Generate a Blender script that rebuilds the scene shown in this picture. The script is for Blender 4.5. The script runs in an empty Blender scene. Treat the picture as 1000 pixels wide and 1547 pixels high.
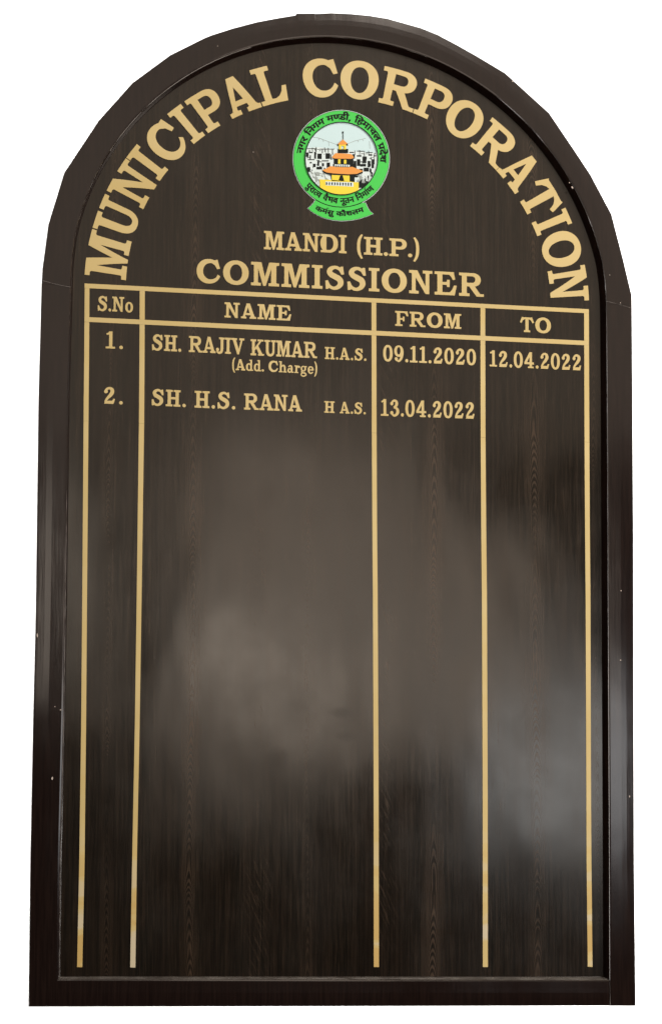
import bpy, math, random
from mathutils import Vector, Matrix
from mathutils.geometry import delaunay_2d_cdt

# ------------------------------------------------------------------ camera
S = bpy.context.scene
COL = S.collection
Z0 = 2.10                                   # height of the board's centre line on its wall
FOC, PCX, PCY = 4800.0, 500.0, 773.5
R = [[0.977607, -0.002341, -0.210427], [0.032918, 0.989331, 0.141921], [0.20785, -0.14567, 0.967253]]
CAM = (-1.00633509, 0.53012349, -4.68115369)     # camera in board axes: right, down, into the wall

cd = bpy.data.cameras.new('camera')
cam = bpy.data.objects.new('camera', cd); COL.objects.link(cam); S.camera = cam
cd.sensor_fit = 'VERTICAL'; cd.sensor_height = 24.0; cd.lens = 24.0 * FOC / 1547.0
cd.clip_start = 0.05; cd.clip_end = 60
right = Vector((R[0][0], R[0][2], -R[0][1])); up = -Vector((R[1][0], R[1][2], -R[1][1])); back = -Vector((R[2][0], R[2][2], -R[2][1]))
m3 = Matrix((right, up, back)).transposed()
cam.matrix_world = Matrix.Translation((CAM[0], CAM[2], -CAM[1] + Z0)) @ m3.to_4x4()

# ------------------------------------------------------------------ world, view
W = bpy.data.worlds.new('World'); S.world = W; W.use_nodes = True
W.node_tree.nodes['Background'].inputs[0].default_value = (1.0, 0.93, 0.85, 1)
W.node_tree.nodes['Background'].inputs[1].default_value = 0.05
S.view_settings.view_transform = 'Standard'; S.view_settings.look = 'None'
S.view_settings.exposure = 0.0; S.view_settings.gamma = 1.0
S.view_settings.use_curve_mapping = False

# ------------------------------------------------------------------ lamps (room light, plus added key, side and backdrop lamps; all out of frame)
def area(name, loc, target, sx, sy, radiance, col=(1, 1, 1), spread=180):
    l = bpy.data.lights.new(name, 'AREA'); l.shape = 'RECTANGLE'; l.size = sx; l.size_y = sy
    l.energy = radiance * math.pi * sx * sy; l.color = col; l.spread = math.radians(spread)
    o = bpy.data.objects.new(name, l); COL.objects.link(o); o.location = loc
    o.rotation_euler = (Vector(target) - Vector(loc)).to_track_quat('-Z', 'Y').to_euler()
    return o
CEN = (0, 0, Z0)
area('added_key_light', (1.7, -2.9, Z0 + 3.3), (0.0, 0, Z0 - .1), 2.4, 2.0, 9.0, (1.0, 0.955, 0.90))  # added lamp with no known source, brightens the gold lettering
area('added_side_light', (3.1, -2.6, Z0 + 0.3), (0, 0, Z0 - .1), 1.6, 1.8, 12.0, (1.0, 0.955, 0.90))  # added lamp on the right, evens out the gold further down
area('ceiling_light', (0.65, -3.0, Z0 + 1.60), (.3, 0, Z0 + .7), 2.8, 1.6, .84, (1.0, 0.90, 0.78))
area('window_light', (0.50, -3.0, Z0 + 0.20), CEN, 0.44, 0.38, 5.2, (1.0, 0.93, 0.85))
area('upper_window_light', (0.56, -3.0, Z0 + 0.62), CEN, 0.58, 0.36, 2.6, (1.0, 0.90, 0.80))
area('middle_window_light', (0.98, -3.0, Z0 + 0.33), CEN, 0.34, 0.52, 2.8, (1.0, 0.90, 0.80))
area('side_window_light', (1.30, -3.0, Z0 + 0.00), CEN, 0.50, 0.38, 5.0, (.90, .98, 1.06))
area('left_window_light', (-0.14, -3.0, Z0 + 0.42), CEN, 0.30, 0.54, 3.0, (1.0, 0.94, 0.85))
for sx in (-1, 1):
    area('added_backdrop_light', (sx * 1.45, 0.12, Z0), (sx * 0.1, 0.75, Z0), 0.5, 3.2, 16.0, (1, 1, 1))  # added pair hidden behind the board plane to whiten the backdrop

# ------------------------------------------------------------------ helpers
def P(px, py, c=0.0):
    """point of the board (right, down) at depth c under a spot measured in the photograph"""
    q = ((px - PCX) / FOC, (py - PCY) / FOC, 1.0)
    d = [sum(q[i] * R[i][j] for i in range(3)) for j in range(3)]
    s = (c - CAM[2]) / d[2]
    return (CAM[0] + d[0] * s, CAM[1] + d[1] * s)
def Wd(b, c):                                 # board axes -> world
    return Vector((b[0], c, -b[1] + Z0))
ORG = {}
def obj(name, verts, faces, mat, parent=None, label=None, smooth=False):
    n = len(verts); ce = Vector((0, 0, 0))
    lo = Vector([min(v[i] for v in verts) for i in range(3)]); hi = Vector([max(v[i] for v in verts) for i in range(3)])
    ce = (lo + hi) / 2
    me = bpy.data.meshes.new(name); me.from_pydata([tuple(Vector(v) - ce) for v in verts], [], faces); me.update()
    me.materials.append(mat)
    if smooth:
        for p in me.polygons: p.use_smooth = True
    o = bpy.data.objects.new(name, me); COL.objects.link(o)
    po = ORG[parent.name] if parent else Vector((0, 0, 0))
    if parent: o.parent = parent
    o.location = ce - po; ORG[o.name] = ce
    if label: o['label'] = label
    return o

# ---- flat shapes: polygons painted one over another (add / cut), joined into one clean sheet
def dense(p, step):
    if not step: return p
    out = []
    for i, a in enumerate(p):
        b = p[(i + 1) % len(p)]; n = max(1, int(math.hypot(b[0] - a[0], b[1] - a[1]) / step))
        for k in range(n): out.append((a[0] + (b[0] - a[0]) * k / n, a[1] + (b[1] - a[1]) * k / n))
    return out
def sheet(groups, step=None):
    V, F = [], []
    for gi, ops in enumerate(groups):
        for sgn, poly in ops:
            poly = dense(poly, step); b = len(V)
            V += [Vector((x, y)) for x, y in poly]; F += [(b + i, b + (i + 1) % len(poly)) for i in range(len(poly))]
    v, e, f, ov, oe, of = delaunay_2d_cdt(V, F, [], 0, 1e-5, False)
    tris = []
    def inpoly(x, y, q):
        r = False; x1, y1 = q[-1]
        for x2, y2 in q:
            if (y1 > y) != (y2 > y) and x < (x2 - x1) * (y - y1) / (y2 - y1) + x1: r = not r
            x1, y1 = x2, y2
        return r
    polys = [(gi, sgn, p, min(x for x, y in p), max(x for x, y in p), min(y for x, y in p), max(y for x, y in p)) for gi, ops in enumerate(groups) for sgn, p in ops]
    for t in f:
        cx, cy = sum(v[i].x for i in t) / len(t), sum(v[i].y for i in t) / len(t); last = {}
        for gi, sgn, p, xa, xb, ya, yb in polys:
            if last.get(gi) != sgn and xa <= cx <= xb and ya <= cy <= yb and inpoly(cx, cy, p): last[gi] = sgn
        if any(x > 0 for x in last.values()):
            a, b_, c_ = (v[i] for i in t[:3])
            if (b_ - a).cross(c_ - a) < 0: t = t[::-1]
            tris.append(tuple(t))
    used = sorted({i for t in tris for i in t}); mp = {i: k for k, i in enumerate(used)}
    return [tuple(v[i]) for i in used], [tuple(mp[i] for i in t) for t in tris]
def slab(name, groups, warp, c_back, thick, mat, parent, label=None, step=None):
    """raise a painted sheet off the board: warp maps sheet (x, y up) -> board (right, down)"""
    v, t = sheet(groups, step)
    if not t: return None
    n = len(v); bb = [warp(x, y) for x, y in v]
    verts = [Wd(b, c_back - thick) for b in bb] + [Wd(b, c_back) for b in bb]
    # orientation after warp
    a, b_, c_ = (verts[i] for i in t[0])
    flip = (b_ - a).cross(c_ - a).y > 0
    faces = [tuple(reversed(f)) if flip else f for f in t]
    cnt = {}
    for f in faces:
        for i in range(3):
            k = (f[i], f[(i + 1) % 3]); cnt[k] = 1
    for (i, j) in list(cnt):
        if (j, i) not in cnt: faces.append((j, i, i + n, j + n))
    return obj(name, verts, faces, mat, parent, label)

# ---- lettering: slab-serif capitals drawn on a grid with cap height 100
def rc(x0, x1, y0, y1): return [(x0, y0), (x1, y0), (x1, y1), (x0, y1)]
def el(cx, cy, rx, ry, n=40, e=2.0):
    o = []
    for k in range(n):
        a = 2 * math.pi * k / n; c, s = math.cos(a), math.sin(a)
        o.append((cx + rx * math.copysign(abs(c) ** (2 / e), c), cy + ry * math.copysign(abs(s) ** (2 / e), s)))
    return o
def fil(x, y, dx, dy, r=4):                   # rounded bracket in a corner
    o = [(x, y)]
    for k in range(5):
        a = math.pi / 2 * k / 4
        o.append((x + dx * r * (1 - math.sin(a)), y + dy * r * (1 - math.cos(a))))
    return o
def A(*p): return [(1, q) for q in p]
def C(*p): return [(-1, q) for q in p]
def foot(x0, x1, l, r, top=False, h=12):
    y, d = (100 - h, -1) if top else (h, 1)
    o = [rc(l, r, 100 - h, 100) if top else rc(l, r, 0, h)]
    if l < x0 - 1: o.append(fil(x0, y, -1, d))
    if r > x1 + 1: o.append(fil(x1, y, 1, d))
    return A(*o)
def stroke(pts, n=8):
    """a brush line through (x, y, width) points"""
    q = []
    m = len(pts)
    for i in range(m - 1):
        p0, p1, p2, p3 = pts[max(i - 1, 0)], pts[i], pts[i + 1], pts[min(i + 2, m - 1)]
        for k in range(n):
            t = k / n
            q.append(tuple(.5 * (2 * b + (c - a) * t + (2 * a - 5 * b + 4 * c - d) * t * t + (3 * b - a - 3 * c + d) * t ** 3) for a, b, c, d in zip(p0, p1, p2, p3)))
    q.append(pts[-1]); L, Rr = [], []
    for i, (x, y, w) in enumerate(q):
        a, b = q[max(i - 1, 0)], q[min(i + 1, len(q) - 1)]
        dx, dy = b[0] - a[0], b[1] - a[1]; h = math.hypot(dx, dy) or 1
        L.append((x - dy / h * w / 2, y + dx / h * w / 2)); Rr.append((x + dy / h * w / 2, y - dx / h * w / 2))
    return [[L[i], Rr[i], Rr[i + 1], L[i + 1]] for i in range(len(L) - 1)]
def bowl(cx, cy, rx, ry, x0, yb, yt, ix, iy, irx, iry, x1):
    return A(rc(x0, cx, yb, yt), el(cx, cy, rx, ry, e=2.2)) + C(rc(x1, ix, iy - iry, iy + iry), [p for p in el(ix, iy, irx, iry, e=2.2)])
G = {}
G['I'] = (42, A(rc(11, 31, 0, 100)) + foot(11, 31, 0, 42) + foot(11, 31, 0, 42, True))
G['H'] = (90, A(rc(11, 31, 0, 100), rc(59, 79, 0, 100), rc(20, 70, 43, 57)) + foot(11, 31, 0, 42) + foot(11, 31, 0, 42, True) + foot(59, 79, 48, 90) + foot(59, 79, 48, 90, True))
G['M'] = (109, A([(20, 100), (40, 100), (53.5, 38), (70, 100), (86, 100), (57, 0), (47, 0)], rc(11, 27, 0, 100), rc(78, 98, 0, 100)) + foot(11, 27, 0, 38) + foot(78, 98, 68, 109)
          + A(rc(0, 39, 88, 100), rc(70.5, 109, 88, 100), fil(11, 88, -1, -1), fil(98, 88, 1, -1)))
G['N'] = (92, A([(9, 100), (33, 100), (80, 0), (65, 0)], rc(11, 26, 0, 100), rc(65, 80, 0, 100)) + foot(11, 26, 0, 38) + foot(65, 80, 54, 92, True) + A(rc(0, 30, 88, 100), fil(11, 88, -1, -1)))
G['U'] = (85, A(rc(11, 75, 35, 100), el(43, 35, 32, 37, e=2.3)) + C(rc(31, 60, 35, 101), el(45.5, 35, 14.5, 22, e=2.3)) + foot(11, 31, 0, 42, True) + foot(60, 75, 49, 85, True))
G['C'] = (93, A(el(47, 50, 47, 52, 56, 2.1)) + C(el(54, 50.5, 29, 34.5, 48, 2.1), [(60, 50), (84, 36), (102, 22), (120, 22), (120, 120), (67, 120), (67, 96), (62, 84), (60, 60)])
          + A([(60, 100), (66.5, 97), (80, 101), (90, 63), (79, 60), (71, 76), (60, 84)]))
G['O'] = (99, A(el(49.5, 50, 49.5, 52, 56, 2.1)) + C(el(50, 50, 23.5, 35, 48, 2.1)))
G['P'] = (85, bowl(52, 69.5, 33, 30.5, 12, 39, 100, 49, 70, 14, 15.5, 31) + A(rc(11, 31, 0, 100)) + foot(11, 31, 0, 45) + A(rc(0, 20, 88, 100), fil(11, 88, -1, -1)))
G['R'] = (99, A([(36, 48), (60, 48), (83, 13), (86, 11), (99, 11), (99, 0), (70, 0)]) + bowl(54, 71, 33, 29, 12, 42, 100, 51, 72, 14, 14, 31) + A(rc(11, 31, 0, 100)) + foot(11, 31, 0, 42) + A(rc(0, 20, 88, 100), fil(11, 88, -1, -1)))
G['A'] = (92, A([(33, 100), (48, 100), (23, 8), (10, 8)], [(33, 100), (53, 100), (84, 8), (61, 8)], [(14, 23), (72, 23), (67, 37), (18, 37)])
          + A(rc(0, 33, 0, 12), rc(52, 92, 0, 12), [(9, 12), (4, 12), (9.5, 14), (13, 20), (14, 20)], [(22, 12), (28, 12), (24, 14), (23, 19), (22, 19)], [(62, 12), (56, 12), (60, 14), (60, 17), (63, 17)], [(82, 12), (88, 12), (83.5, 14), (79, 21), (78, 19)]))
G['L'] = (76, A(rc(11, 31, 0, 100), rc(0, 72, 0, 12), [(72, 0), (76, 42), (65, 42), (61, 28), (53, 17), (42, 12), (40, 0)], fil(31, 12, 1, 1)) + foot(11, 31, 0, 43, True))
G['T'] = (88, A(rc(34, 54, 0, 98), [(12, 100), (16, 97.5), (72, 97.5), (76, 100), (88, 64), (78, 60), (71, 75), (62, 83), (54, 86), (34, 86), (26, 83), (17, 75), (10, 60), (0, 64)]) + foot(34, 54, 24, 64))
ARME = [(58, 100), (76, 100), (82, 68), (72, 66), (66, 80), (58, 88)]
G['E'] = (88, A(rc(11, 31, 0, 100), rc(0, 70, 88, 100), ARME, rc(0, 80, 0, 12), [(60, 0), (80, 0), (88, 42), (77, 43), (70, 25), (60, 12)], rc(30, 55, 44, 56), rc(49, 60, 35, 66), fil(49, 56, -1, 1), fil(49, 44, -1, -1), fil(11, 12, -1, 1), fil(11, 88, -1, -1)))
G['F'] = (82, A(rc(11, 31, 0, 100), rc(0, 70, 88, 100), ARME, rc(30, 52, 42, 54), rc(47, 58, 33, 64), fil(11, 88, -1, -1)) + foot(11, 31, 0, 46))
SS = [(66, 76, 9), (55, 89, 13), (40, 94.5, 14), (24, 88, 18), (18, 75, 21), (25, 63, 23), (41, 54, 24), (57, 44, 24), (62, 28, 22), (54, 13, 18), (38, 5, 14), (22, 10, 13), (12, 24, 9)]
G['S'] = (77, A(*stroke(SS)) + A([(55, 92), (62, 98), (71, 99), (75, 66), (65, 64), (56, 80)], [(2, 36), (12, 38), (20, 20), (20, 8), (14, 2), (4, 0)]))
G['D'] = (94, A(rc(11, 46, 0, 100), el(46, 50, 48, 50, 56, 2.2)) + C(rc(31, 44, 14, 86), el(44, 50, 25, 36, 40, 2.2)) + A(rc(11, 31, 0, 100), rc(0, 40, 0, 12), rc(0, 40, 88, 100), fil(11, 12, -1, 1), fil(11, 88, -1, -1)) )
G['J'] = (64, A(rc(33, 53, 26, 100), *stroke([(9, 22, 13), (13, 8, 13), (25, 4, 14), (38, 11, 18), (43, 28, 20)])) + A(el(11, 24, 11, 11, 20)) + foot(33, 53, 22, 64, True))
G['K'] = (100, A(rc(11, 31, 0, 100), [(31, 30), (31, 48), (66, 90), (82, 90)], [(38, 52), (56, 62), (90, 8), (64, 8)]) + foot(11, 31, 0, 42) + foot(11, 31, 0, 42, True) + A(rc(52, 96, 89, 100), rc(56, 100, 0, 11)))
G['V'] = (94, A([(9, 92), (33, 92), (54, 32), (69, 92), (83, 92), (56, -1), (44, -1)], rc(0, 42, 88, 100), rc(58, 94, 88, 100)))
G['0'] = (66, A(el(33, 50, 33, 52, 48, 2.2)) + C(el(33, 50, 13.5, 38, 40, 2.2)))
G['1'] = (54, A(rc(19, 38, 0, 102), [(20, 102), (20, 84), (6, 80), (3, 90), (14, 94)]) + foot(19, 38, 0, 54, h=11))
G['2'] = (68, A(*stroke([(12, 74, 16), (20, 88, 14), (34, 94, 14), (48, 86, 20), (50, 70, 22), (40, 52, 20), (25, 36, 15), (14, 18, 13), (12, 8, 12)])) + A(el(14, 73, 11, 11, 20), [(4, 0), (58, 0), (67, 30), (56, 31), (51, 19), (12, 17)]))
G['3'] = (66, A(*stroke([(12, 78, 13), (22, 91, 13), (36, 94, 14), (47, 85, 19), (46, 68, 19), (34, 56, 14), (26, 53, 12)]), *stroke([(26, 53, 12), (42, 50, 14), (54, 37, 20), (53, 20, 20), (41, 7, 15), (26, 4, 13), (12, 16, 12)])) + A(el(13, 76, 11, 11, 20), el(12, 20, 11, 11, 20)))
G['4'] = (72, A(rc(38, 56, 0, 101), rc(0, 70, 24, 37), [(38, 101), (56, 101), (15, 30), (0, 30), (0, 36)]) + foot(38, 56, 26, 68, h=10))
G['9'] = (66, A(*stroke([(55, 66, 20), (54, 42, 19), (46, 18, 16), (32, 5, 13), (16, 10, 11)])) + A(el(32, 66, 32, 36, 44, 2.1), el(14, 17, 11, 11, 20)) + C(el(31, 68, 12.5, 23, 32, 2.1)))
G['.'] = (21, A(el(10.5, 9, 10.5, 10.5, 24)))
G['('] = (30, A(*stroke([(27, 112, 9), (14, 84, 14), (10, 45, 15), (14, 6, 14), (27, -24, 9)])))
G[')'] = (30, A(*stroke([(3, 112, 9), (16, 84, 14), (20, 45, 15), (16, 6, 14), (3, -24, 9)])))
G['o'] = (60, A(el(30, 33, 30, 36, 40, 2.1)) + C(el(30, 33, 12, 24, 32, 2.1)))
G['d'] = (70, A(el(28, 33, 28, 35, 40, 2.1)) + C(el(30, 33, 12, 23, 32, 2.1)) + A(rc(41, 58, 0, 100), rc(32, 58, 90, 100), rc(41, 70, 0, 10)))
G['h'] = (76, A(rc(10, 27, 0, 100), rc(0, 27, 90, 100), rc(0, 36, 0, 10), rc(40, 76, 0, 10), rc(49, 66, 0, 44), *stroke([(24, 48, 10), (36, 61, 13), (50, 60, 15), (57, 44, 17)])))
G['a'] = (62, A(*stroke([(12, 50, 12), (22, 62, 12), (36, 60, 15), (42, 46, 16), (42, 6, 16)])) + A(el(21, 20, 21, 22, 30)) + C(el(24, 21, 9, 10, 24)) + A(rc(34, 50, 4, 46), rc(40, 62, 0, 10)))
G['r'] = (54, A(rc(10, 27, 0, 68), rc(0, 27, 58, 68), rc(0, 38, 0, 10), *stroke([(22, 46, 10), (32, 60, 13), (44, 60, 14)]), el(44, 56, 10, 10, 20)))
G['g'] = (62, A(el(26, 42, 26, 26, 36)) + C(el(26, 43, 11, 16, 28)) + A(rc(40, 60, 56, 66), *stroke([(14, 22, 10), (8, 12, 10), (24, 5, 12), (46, 0, 13), (50, -16, 12), (28, -26, 11), (8, -18, 11), (8, -4, 10), (20, 4, 10)])))
G['e'] = (58, A(el(29, 33, 29, 35, 40, 2.1)) + C(el(30, 33, 12.5, 24, 32, 2.1), rc(38, 70, 16, 29)) + A(rc(15, 56, 29, 39)))
KIND = {'.': 'full_stop', '(': 'bracket', ')': 'bracket'}
def kind(ch): return KIND.get(ch, 'digit' if ch.isdigit() else 'letter')
LT = 0.0011                                   # thickness of the cut lettering

# ------------------------------------------------------------------ materials
M = {}
class NT:
    def __init__(s, name):
        s.m = bpy.data.materials.new(name); s.m.use_nodes = True; s.t = s.m.node_tree; s.b = s.t.nodes['Principled BSDF']
    def n(s, typ, **kw):
        o = s.t.nodes.new(typ)
        for k, v in kw.items(): setattr(o, k, v)
        return o
    def l(s, a, b): s.t.links.new(a, b)
    def math(s, op, a, b=None, c=None, clamp=False):
        o = s.n('ShaderNodeMath', operation=op, use_clamp=clamp)
        for i, x in enumerate((a, b, c)):
            if x is None: continue
            if isinstance(x, (int, float)): o.inputs[i].default_value = x
            else: s.l(x, o.inputs[i])
        return o.outputs[0]
    def mapr(s, v, a, b, c, d):
        o = s.n('ShaderNodeMapRange'); s.l(v, o.inputs[0])
        for i, x in enumerate((a, b, c, d)): o.inputs[i + 1].default_value = x
        return o.outputs[0]
    def mix(s, f, a, b):
        o = s.n('ShaderNodeMix', data_type='RGBA')
        if isinstance(f, (int, float)): o.inputs[0].default_value = f
        else: s.l(f, o.inputs[0])
        for i, x in ((6, a), (7, b)):
            if isinstance(x, tuple): o.inputs[i].default_value = (*x, 1)
            else: s.l(x, o.inputs[i])
        return o.outputs[2]
    def noise(s, vec, scale, detail=3, rough=.5, sc=(1, 1, 1)):
        mp = s.n('ShaderNodeMapping'); mp.inputs['Scale'].default_value = sc; s.l(vec, mp.inputs[0])
        o = s.n('ShaderNodeTexNoise'); o.inputs['Scale'].default_value = scale; o.inputs['Detail'].default_value = detail; o.inputs['Roughness'].default_value = rough
        s.l(mp.outputs[0], o.inputs[0]); return o.outputs[0]
    def bump(s, h, strength, dist, prev=None):
        o = s.n('ShaderNodeBump'); o.inputs['Strength'].default_value = strength; o.inputs['Distance'].default_value = dist
        s.l(h, o.inputs['Height'])
        if prev is not None: s.l(prev, o.inputs['Normal'])
        return o.outputs[0]
def simple(name, col, rough=.45, spec=.5, metal=0):
    q = NT(name); q.b.inputs['Base Color'].default_value = (*col, 1); q.b.inputs['Roughness'].default_value = rough
    q.b.inputs['Specular IOR Level'].default_value = spec; q.b.inputs['Metallic'].default_value = metal
    M[name] = q.m; return q

# dark wenge-like laminate: straight broken pores, narrow cathedral figures and slanted flames
q = NT('wood'); g = q.n('ShaderNodeNewGeometry').outputs['Position']
sx = q.n('ShaderNodeSeparateXYZ'); q.l(g, sx.inputs[0]); X, Z = sx.outputs[0], sx.outputs[2]
wp = q.math('MULTIPLY', q.math('SUBTRACT', q.noise(g, 1.0, 3, .5, (4, 1, 1.8)), .5), .024)
xw = q.math('ADD', X, wp)
fig = None
for ax, half, k2, kz, off, amp in [(-.213, .016, 1500, 5.2, 1.3, 1.0), (-.338, .011, 2600, 6.5, 4.1, .5), (-.035, .013, 1900, 5.8, 8.7, .45), (.158, .016, 1300, 5.0, 2.9, 1.0), (.322, .018, 1100, 4.6, 6.2, .9), (.415, .010, 2600, 6.0, 3.3, .5)]:
    d = q.math('SUBTRACT', xw, ax)
    nz = q.noise(g, 1.0, 3, .6, (2.0, 1 , 2.4)) if False else q.n('ShaderNodeTexNoise', noise_dimensions='1D')
    if hasattr(nz, 'inputs'):
        nz.inputs['Scale'].default_value = 3.0; nz.inputs['Detail'].default_value = 4; q.l(q.math('ADD', Z, off), nz.inputs['W']); nz = nz.outputs[0]
    hw = q.math('MULTIPLY', q.mapr(nz, .3, .7, .7, 1.5), half * .85)
    core = q.math('SUBTRACT', 1, q.math('DIVIDE', q.math('ABSOLUTE', d), hw), clamp=True)
    core = q.math('MULTIPLY', q.math('POWER', core, .6), q.mapr(nz, .35, .6, .15, 1.0))
    rv = q.math('ADD', q.math('MULTIPLY', q.math('MULTIPLY', d, d), k2 * 2.4), q.math('ADD', q.math('MULTIPLY', Z, kz), q.math('MULTIPLY', nz, 1.1)))
    r_ = q.math('POWER', q.math('ADD', q.math('MULTIPLY', q.math('SINE', q.math('MULTIPLY', rv, 80)), .5), .5), 1.6)
    f_ = q.math('MULTIPLY', q.math('MULTIPLY', r_, core), amp)
    fig = f_ if fig is None else q.math('ADD', fig, f_)
# slanted flame strokes
mpn = q.n('ShaderNodeMapping'); q.l(g, mpn.inputs[0]); mpn.inputs['Rotation'].default_value = (0, math.radians(24), 0)
fl = q.noise(mpn.outputs[0], 1.0, 3, .6, (330, 1, 26))
fmask = None
for ax, half in ((-.112, .028), (.085, .026), (.435, .018), (-.42, .012)):
    c_ = q.math('SUBTRACT', 1, q.math('DIVIDE', q.math('ABSOLUTE', q.math('SUBTRACT', xw, ax)), half), clamp=True)
    fmask = c_ if fmask is None else q.math('ADD', fmask, c_)
flm = q.math('MULTIPLY', q.math('MULTIPLY', q.mapr(fl, .52, .70, 0, 1), fmask), q.mapr(q.noise(g, 1.0, 2, .5, (3, 1, 5)), .4, .6, .1, 1))
pore = q.noise(g, 1.0, 4, .7, (420, 1, 14))
pore2 = q.noise(g, 1.0, 3, .6, (150, 1, 3.0))
band = q.noise(g, 1.0, 3, .55, (26, 1, .7))
porem = q.mapr(pore, .47, .66, 0, 1)
f1 = q.math('MULTIPLY', porem, q.mapr(band, .35, .65, .35, 1.0))
fac = q.math('ADD', q.math('MULTIPLY', f1, .34), q.math('ADD', q.math('MULTIPLY', fig, .75), q.math('ADD', q.math('MULTIPLY', flm, .6), q.math('MULTIPLY', q.mapr(pore2, .42, .66, 0, 1), .15))), clamp=True)
c0 = q.mix(q.mapr(band, .35, .65, 0, 1), (.0046, .0027, .0015), (.0032, .0024, .0014))
q.l(q.mix(fac, c0, (.050, .0285, .0160)), q.b.inputs['Base Color'])
sm = q.noise(g, 5.0, 5, .62, (1, 1, .8))
rg = q.math('ADD', q.mapr(sm, .35, .65, .12, .20), q.math('MULTIPLY', fac, .08))
# a few soft dull spots, put in for a dark reflected figure
for bx, bd, rx, rz in ((-.083, .205, .017, .020), (-.030, .217, .012, .013), (.020, .130, .020, .008), (.030, .167, .020, .007)):
    dx = q.math('DIVIDE', q.math('SUBTRACT', X, bx), rx); dz = q.math('DIVIDE', q.math('SUBTRACT', Z, Z0 - bd), rz)
    rr = q.math('ADD', q.math('ADD', q.math('MULTIPLY', dx, dx), q.math('MULTIPLY', dz, dz)), q.math('MULTIPLY', q.noise(g, 60, 2, .5), 1.4))
    rg = q.math('ADD', rg, q.mapr(rr, .3, 2.2, .085, 0))
q.l(rg, q.b.inputs['Roughness'])
hgt = q.math('ADD', q.math('MULTIPLY', pore, .7), q.math('MULTIPLY', fig, .35))
b1 = q.bump(q.noise(g, 1.0, 2, .4, (6.5, 1, 3.0)), .24, .010)
q.l(q.bump(hgt, .10, .0003, b1), q.b.inputs['Normal'])
q.b.inputs['Specular Tint'].default_value = (1.0, .90, .80, 1)
M['wood'] = q.m

# dark polished frame timber
q = NT('frame'); g = q.n('ShaderNodeNewGeometry').outputs['Position']
pf = q.noise(g, 1.0, 4, .6, (300, 60, 14)); wv = q.noise(g, 6.0, 3, .5, (1, 1, .5))
fc = q.mix(q.mapr(pf, .4, .7, 0, 1), (.0060, .0024, .0018), (.0125, .0058, .0042))
nn = q.n('ShaderNodeSeparateXYZ'); q.l(g_n := q.n('ShaderNodeNewGeometry').outputs['Normal'], nn.inputs[0])
up_lit = q.math('MULTIPLY', q.mapr(nn.outputs[2], .55, .9, 0, 1), q.mapr(q.noise(g, 45, 3, .6), .35, .65, .35, 1))      # paler on what faces up: the lit ledge put into the colour
q.l(q.mix(up_lit, fc, (.115, .100, .085)), q.b.inputs['Base Color'])
q.b.inputs['Specular Tint'].default_value = (1.0, .92, .86, 1)
q.l(q.mapr(wv, .3, .7, .10, .17), q.b.inputs['Roughness'])
b1 = q.bump(wv, .3, .006)
q.l(q.bump(pf, .15, .0003, b1), q.b.inputs['Normal'])
M['frame'] = q.m

# gold vinyl film, paler in patches
q = NT('gold'); g = q.n('ShaderNodeNewGeometry').outputs['Position']
sx = q.n('ShaderNodeSeparateXYZ'); q.l(g, sx.inputs[0])
nb = q.noise(g, 1.0, 2, .4, (9, 1, 26)); nb2 = q.noise(g, 1.0, 2, .5, (5, 1, 9))
low = q.mapr(sx.outputs[2], 1.80, 1.64, .06, 1.0)        # pale and deep patches show most near the lower ends
pale = q.math('MULTIPLY', q.mapr(nb, .51, .55, 0, .8), q.math('ADD', low, .0), clamp=True)
base = q.mix(q.mapr(nb2, .35, .65, 0, 1), (.59, .425, .155), (.64, .472, .19))
deep = q.math('MULTIPLY', q.mapr(nb, .475, .45, 0, .9), low, clamp=True)
c = q.mix(deep, base, (.58, .37, .11))
q.l(q.mix(pale, c, (.62, .52, .37)), q.b.inputs['Base Color'])
q.b.inputs['Roughness'].default_value = .38; q.b.inputs['Metallic'].default_value = 0.0
q.l(q.bump(q.noise(g, 60, 3, .5), .08, .0005), q.b.inputs['Normal'])
M['gold'] = q.m
simple('glint_wear', (.22, .19, .17), .6)  # pale colour for painted edge highlights and for real scratches
simple('chip', (.55, .45, .38), .8)
simple('white', (.9, .9, .9), .95, .0)
simple('green', (.060, .60, .075), .5, .3)
simple('sticker_white', (.72, .80, .77), .5)
simple('sky_print', (.60, .76, .76), .5)
simple('black_print', (.006, .008, .006), .5, .15)
simple('grey_print', (.33, .36, .33), .4)
simple('orange_print', (.82, .30, .035), .5)
simple('yellow_print', (.88, .66, .02), .5)

# ------------------------------------------------------------------ the board
bottom = P(500, 1521, 0)
root = bpy.data.objects.new('honours_board', None); COL.objects.link(root)
root.location = (0, 0, Z0 - bottom[1]); ORG['honours_board'] = Vector(root.location)
root['label'] = 'tall dark wood honours board with an arched top, gold lettering and a round green emblem'
root['category'] = 'board'

D = 0.017                                     # the frame stands this far proud of the panel
CC = (0.01472576, -0.48953875)                # centre of the arch
def lerp_poly(pts, key, t):
    for a, b in zip(pts, pts[1:]):
        if key(a) <= t <= key(b) or key(b) <= t <= key(a):
            k = (t - key(a)) / ((key(b) - key(a)) or 1); return (a[0] + (b[0] - a[0]) * k, a[1] + (b[1] - a[1]) * k)
    return min((pts[0], pts[-1]), key=lambda q: abs(key(q) - t))
def smooth_poly(pts, n=6):
    o = []
    m = len(pts)
    for i in range(m - 1):
        p0, p1, p2, p3 = pts[max(i - 1, 0)], pts[i], pts[i + 1], pts[min(i + 2, m - 1)]
        for k in range(n):
            t = k / n
            o.append(tuple(.5 * (2 * b + (c - a) * t + (2 * a - 5 * b + 4 * c - d) * t * t + (3 * b - a - 3 * c + d) * t ** 3) for a, b, c, d in zip(p0, p1, p2, p3)))
    return o + [pts[-1]]
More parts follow.
